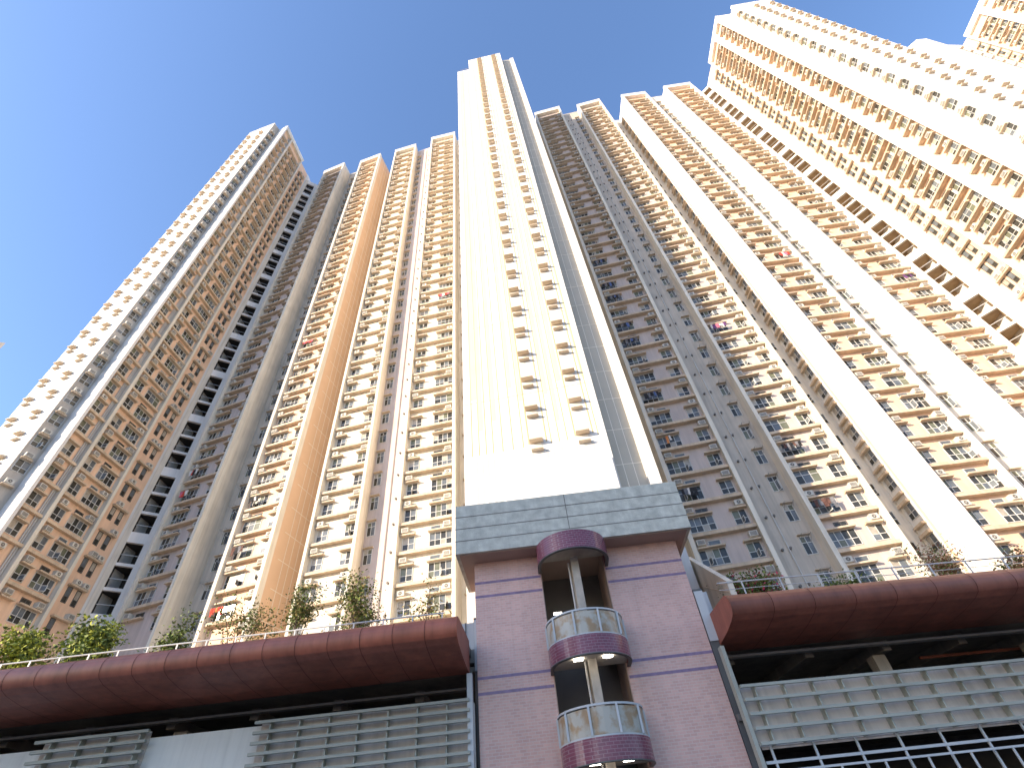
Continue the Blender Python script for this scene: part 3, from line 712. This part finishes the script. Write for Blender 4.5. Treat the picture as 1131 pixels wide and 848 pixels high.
# ---------------------------------------------------------------- planting
def tree(name, label, x, y, z0, h, rx, rz, n, leaves, seed, lean=0, trunk=.07, gap=.5, size=.15, cat='tree', low=.35, nb=7):
    rnd = random.Random(seed); T = thing(name, label, cat, (x, y, z0)); m = MB()
    top = Vector((x + lean, y, z0 + h * .62)); base = Vector((x, y, z0)); fork = base.lerp(top, low)
    m.tube(base, fork, trunk, trunk * .75, 'bark', 7); tips = []
    for i in range(nb):
        a = rnd.uniform(0, 6.28); rr = rnd.uniform(.35, .95) * rx; zz = z0 + h * rnd.uniform(.5, .95)
        e = Vector((x + lean + rr * math.cos(a), y + rr * .8 * math.sin(a), zz)); mid = fork.lerp(e, .5) + Vector((rnd.uniform(-.1, .1), rnd.uniform(-.1, .1), rnd.uniform(0, .15)))
        m.tube(fork, mid, trunk * .5, trunk * .32, 'bark', 5); m.tube(mid, e, trunk * .32, trunk * .12, 'bark', 4); tips.append(e); tips.append(mid.lerp(e, .5))
        for q in range(3):
            s_ = mid.lerp(e, rnd.uniform(.2, .9)); t_ = s_ + Vector((rnd.gauss(0, .25), rnd.gauss(0, .2), rnd.uniform(0, .35))) * rx; m.tube(s_, t_, trunk * .15, trunk * .06, 'bark', 3); tips.append(t_)
    obj('trunk', m, T); c = MB()
    cl = [t + Vector((rnd.gauss(0, .08), rnd.gauss(0, .08), rnd.gauss(0, .08))) * rx for t in tips]
    for k in range(n):
        o = rnd.choice(cl); s = gap * rx * .42
        p = o + Vector((rnd.gauss(0, s), rnd.gauss(0, s), rnd.gauss(0, s * .9)))
        if p.z < z0 + h * .18 or p.z > z0 + h * 1.05: continue
        a = Vector((rnd.gauss(0, 1), rnd.gauss(0, 1), rnd.gauss(0, .6))).normalized(); b = a.cross(Vector((rnd.gauss(0, 1), rnd.gauss(0, 1), rnd.gauss(0, 1)))).normalized()
        L = size * rnd.uniform(.6, 1.3)
        c.face([p - a * L * .5, p + b * L * .25, p + a * L * .5, p - b * L * .25], rnd.choice(leaves))
    obj('crown', c, T); return T
G = 'trees standing along the deck edge'
YT = 23.0
tree('shrub', 'bright yellow-green bush at the far left edge, half cut off by the frame', -27.1, YT, 6.9, 3.5, .9, 1, 2200, ['leaf_y', 'leaf_b', 'leaf_a', 'leaf_y'], 1, gap=.6, cat='shrub', size=.2, low=.2)
tree('shrub', 'large loose yellow-green bush, leftmost whole plant above the red canopy', -24.1, YT, 6.9, 3.7, 1.05, 1, 3600, ['leaf_y', 'leaf_b', 'leaf_a', 'leaf_y'], 2, gap=.6, cat='shrub', size=.2, low=.2, nb=10)
tree('shrub', 'broad green bush second from the left, in front of dark lobby openings', -20.6, YT, 6.9, 3.7, 1.1, 1, 3600, ['leaf_y', 'leaf_b', 'leaf_a', 'leaf_b'], 3, gap=.6, cat='shrub', size=.2, low=.22, nb=10)
tree('small_tree', 'small dense green tree before the shaded round-edged bay', -16.7, YT, 6.9, 3.6, .75, 1, 1500, ['leaf_a', 'leaf_b', 'leaf_b'], 4, gap=.8, low=.3)
tree('small_tree', 'sparse brownish tree leaning right before the tall bay with red laundry', -13.8, YT, 6.9, 4.1, 1.45, 1, 1300, ['leaf_c', 'leaf_b', 'leaf_c', 'leaf_a'], 5, gap=.55, lean=.1, low=.25, nb=9)
tree('small_tree', 'slim olive tree before the white bay corner, third from the left canopy end', -11.0, YT, 6.9, 4.4, .9, 1, 1600, ['leaf_c', 'leaf_a', 'leaf_b'], 6, gap=.6, low=.25)
tree('small_tree', 'full dark olive tree, second from the left canopy end', -8.1, YT, 6.9, 4.5, 1.0, 1, 2300, ['leaf_a', 'leaf_c', 'leaf_b'], 7, gap=.68, low=.25, nb=9)
tree('small_tree', 'thin bare-looking tree nearest the pink stair tower', -5.1, YT, 6.9, 3.75, 1.1, 1, 500, ['leaf_c', 'leaf_b', 'leaf_c'], 8, gap=.5, low=.3, nb=8)
tree('flowering_shrub', 'green shrub with red flowers right of the pink tower', 9.6, 22.6, 6.9, 1.95, 1.1, 1, 3200, ['leaf_a', 'leaf_b', 'leaf_a', 'leaf_b', 'leaf_c', 'leaf_b', 'leaf_a', 'leaf_b', 'leaf_a', 'flower'], 9, gap=.7, trunk=.03, cat='shrub', size=.15, low=.12, nb=9)
tree('flowering_shrub', 'tall twiggy spray with few red blossoms at the left end of right canopy', 8.9, 22.9, 6.9, 2.6, .45, 1, 420, ['leaf_a', 'leaf_b', 'flower'], 10, gap=.6, trunk=.025, cat='shrub', low=.3, nb=5)
tree('shrub', 'reddish brown leafy shrub before the sunlit wall above the right canopy', 18.0, 22.9, 6.9, 2.75, .85, 1, 1500, ['leaf_red', 'leaf_c', 'leaf_red', 'leaf_b'], 11, gap=.7, trunk=.03, cat='shrub', size=.12, low=.2, nb=9)
tree('shrub', 'low green shrub just clearing the right canopy, left of the red-leaved one', 13.4, 22.8, 6.9, 1.55, .9, 1, 1300, ['leaf_a', 'leaf_b'], 12, gap=.7, trunk=.03, cat='shrub', low=.15)
tree('shrub', 'low brownish shrub at the right frame edge above the canopy', 21.2, 23.0, 6.9, 1.9, .8, 1, 900, ['leaf_c', 'leaf_b', 'leaf_red'], 13, gap=.7, trunk=.03, cat='shrub', low=.15)
def planter(label, x0, x1, y0, y1):
    m = MB(); m.box(x0, x1, y0, y0 + .12, 6.9, 7.45, 'planter'); m.box(x0, x1, y1 - .12, y1, 6.9, 7.45, 'planter'); m.box(x0, x0 + .12, y0 + .121, y1 - .121, 6.9, 7.45, 'planter'); m.box(x1 - .12, x1, y0 + .121, y1 - .121, 6.9, 7.45, 'planter')
    m.box(x0 + .121, x1 - .121, y0 + .121, y1 - .121, 6.9, 7.35, 'bark'); o = obj('planter', m); o['label'] = label; o['category'] = 'planter'
planter('long concrete planter under the left row of trees', -30, -4.3, 22.4, 23.6)
planter('long concrete planter under the shrubs right of the tower', 8.6, 30, 22.2, 23.5)

# ---------------------------------------------------------------- laundry
def laundry(fc, u, z, d, w, cols, label, seed, long=.7, group=None):
    rnd = random.Random(seed); T = thing('laundry', label, 'laundry', fc.pt(u + w / 2, d, z), group)
    m = MB(); m.tube(fc.pt(u - .05, d, z), fc.pt(u + w + .05, d, z), .015, .015, 'wire', 5)
    for s in (0, w): m.tube(fc.pt(u + s, d, z), fc.pt(u + s, d - .5, z), .012, .012, 'wire', 4)
    obj('rack', m, T)
    x = u; i = 0
    while x < u + w - .12:
        cw = rnd.uniform(.16, .34); hh = long * rnd.uniform(.6, 1.15); c = MB(); n = 4
        cc = cols[i % len(cols)]; sh = rnd.uniform(-.05, .05); x1 = min(x + cw, u + w)
        for k in range(n):
            a, b = k / n, (k + 1) / n
            def q(t, xx, dd): return fc.pt(xx + sh * t, d + dd + .035 * math.sin(t * 5 + xx * 9), z - .01 - hh * t)
            c.hexa([q(b, x, .02), q(b, x1, .02), q(b, x1, -.02), q(b, x, -.02), q(a, x, .02), q(a, x1, .02), q(a, x1, -.02), q(a, x, -.02)], cc)
        obj('garment', c, T); x = x1 + rnd.uniform(.01, .06); i += 1
def zf(j): return Z0 + PITCH * j - 1.25
laundry(f3, .7, zf(1) - .1, -.05, 1.3, ['cloth_red', 'cloth_red', 'cloth_orange'], 'bright red washing low on the bay behind the brownish tree', 1, .65)
laundry(f3, .8, zf(3), -.05, 1.3, ['cloth_brown', 'cloth_black', 'cloth_grey'], 'brown and black washing two floors above the bright red washing', 2)
laundry(f3, .8, zf(5), -.1, 1.2, ['cloth_black', 'cloth_black', 'cloth_white'], 'black washing several floors above the bright red washing', 3)
laundry(f3, .9, zf(14), -.1, 1.5, ['cloth_red', 'cloth_pink'], 'pink-red sheet high up on the narrow bay with peach flank', 4, .5)
laundry(f2, .8, zf(6), -.1, 1.1, ['cloth_pink', 'cloth_red', 'cloth_white'], 'pink and white washing on the shaded bay beside dark openings', 5)
laundry(f2, .8, zf(7), -.1, 1.2, ['cloth_white', 'cloth_red', 'cloth_black'], 'white, red and black washing one floor above the pink washing on shaded bay', 6)
laundry(f6, .8, zf(2) - .05, -.15, 1.3, ['cloth_black', 'cloth_grey', 'cloth_white', 'cloth_black'], 'black and grey washing lowest on the shaded bay beside the concrete cap', 7)
laundry(f6, 1.2, zf(4), -.15, .5, ['cloth_orange', 'cloth_white'], 'single orange cloth on the shaded bay right of the centre tower', 8)
for k, j in enumerate((6, 9, 10, 12, 13, 15)):
    laundry(f6, .7, zf(j), -.15, 1.5, ['cloth_black', 'cloth_grey', 'cloth_black', 'cloth_blue'], 'dark washing outside a wide window of the shaded bay right of centre tower', 20 + k, group='dark washing on the shaded bay right of the centre tower')
laundry(f7, .7, zf(1), -.1, 1.6, ['cloth_brown', 'cloth_grey', 'cloth_brown'], 'dark brown blankets low on the half-lit bay above right canopy', 30, .8)
laundry(f7, .7, zf(3), -.1, 1.6, ['cloth_black', 'cloth_brown', 'cloth_grey'], 'dark washing two floors above the brown blankets', 31)
laundry(f7, .7, zf(9), -.1, 1.6, ['cloth_white', 'cloth_purple', 'cloth_pink', 'cloth_white'], 'white and pink washing high on the half-lit bay', 32)
laundry(f8, 3.2, zf(13), -.15, 1.3, ['cloth_red', 'cloth_white', 'cloth_pink'], 'red and white washing midway up the sunlit bay with broad white flank', 33)
laundry(f9, 3.6, zf(10), -.15, 1.1, ['cloth_purple', 'cloth_black'], 'purple washing on the sunlit bay next to brown lobby openings', 34)
laundry(f5, 3.1, zf(15), -.15, 1.5, ['cloth_red', 'cloth_pink', 'cloth_white'], 'small red washing high on the bay left of the centre tower', 35, .5)
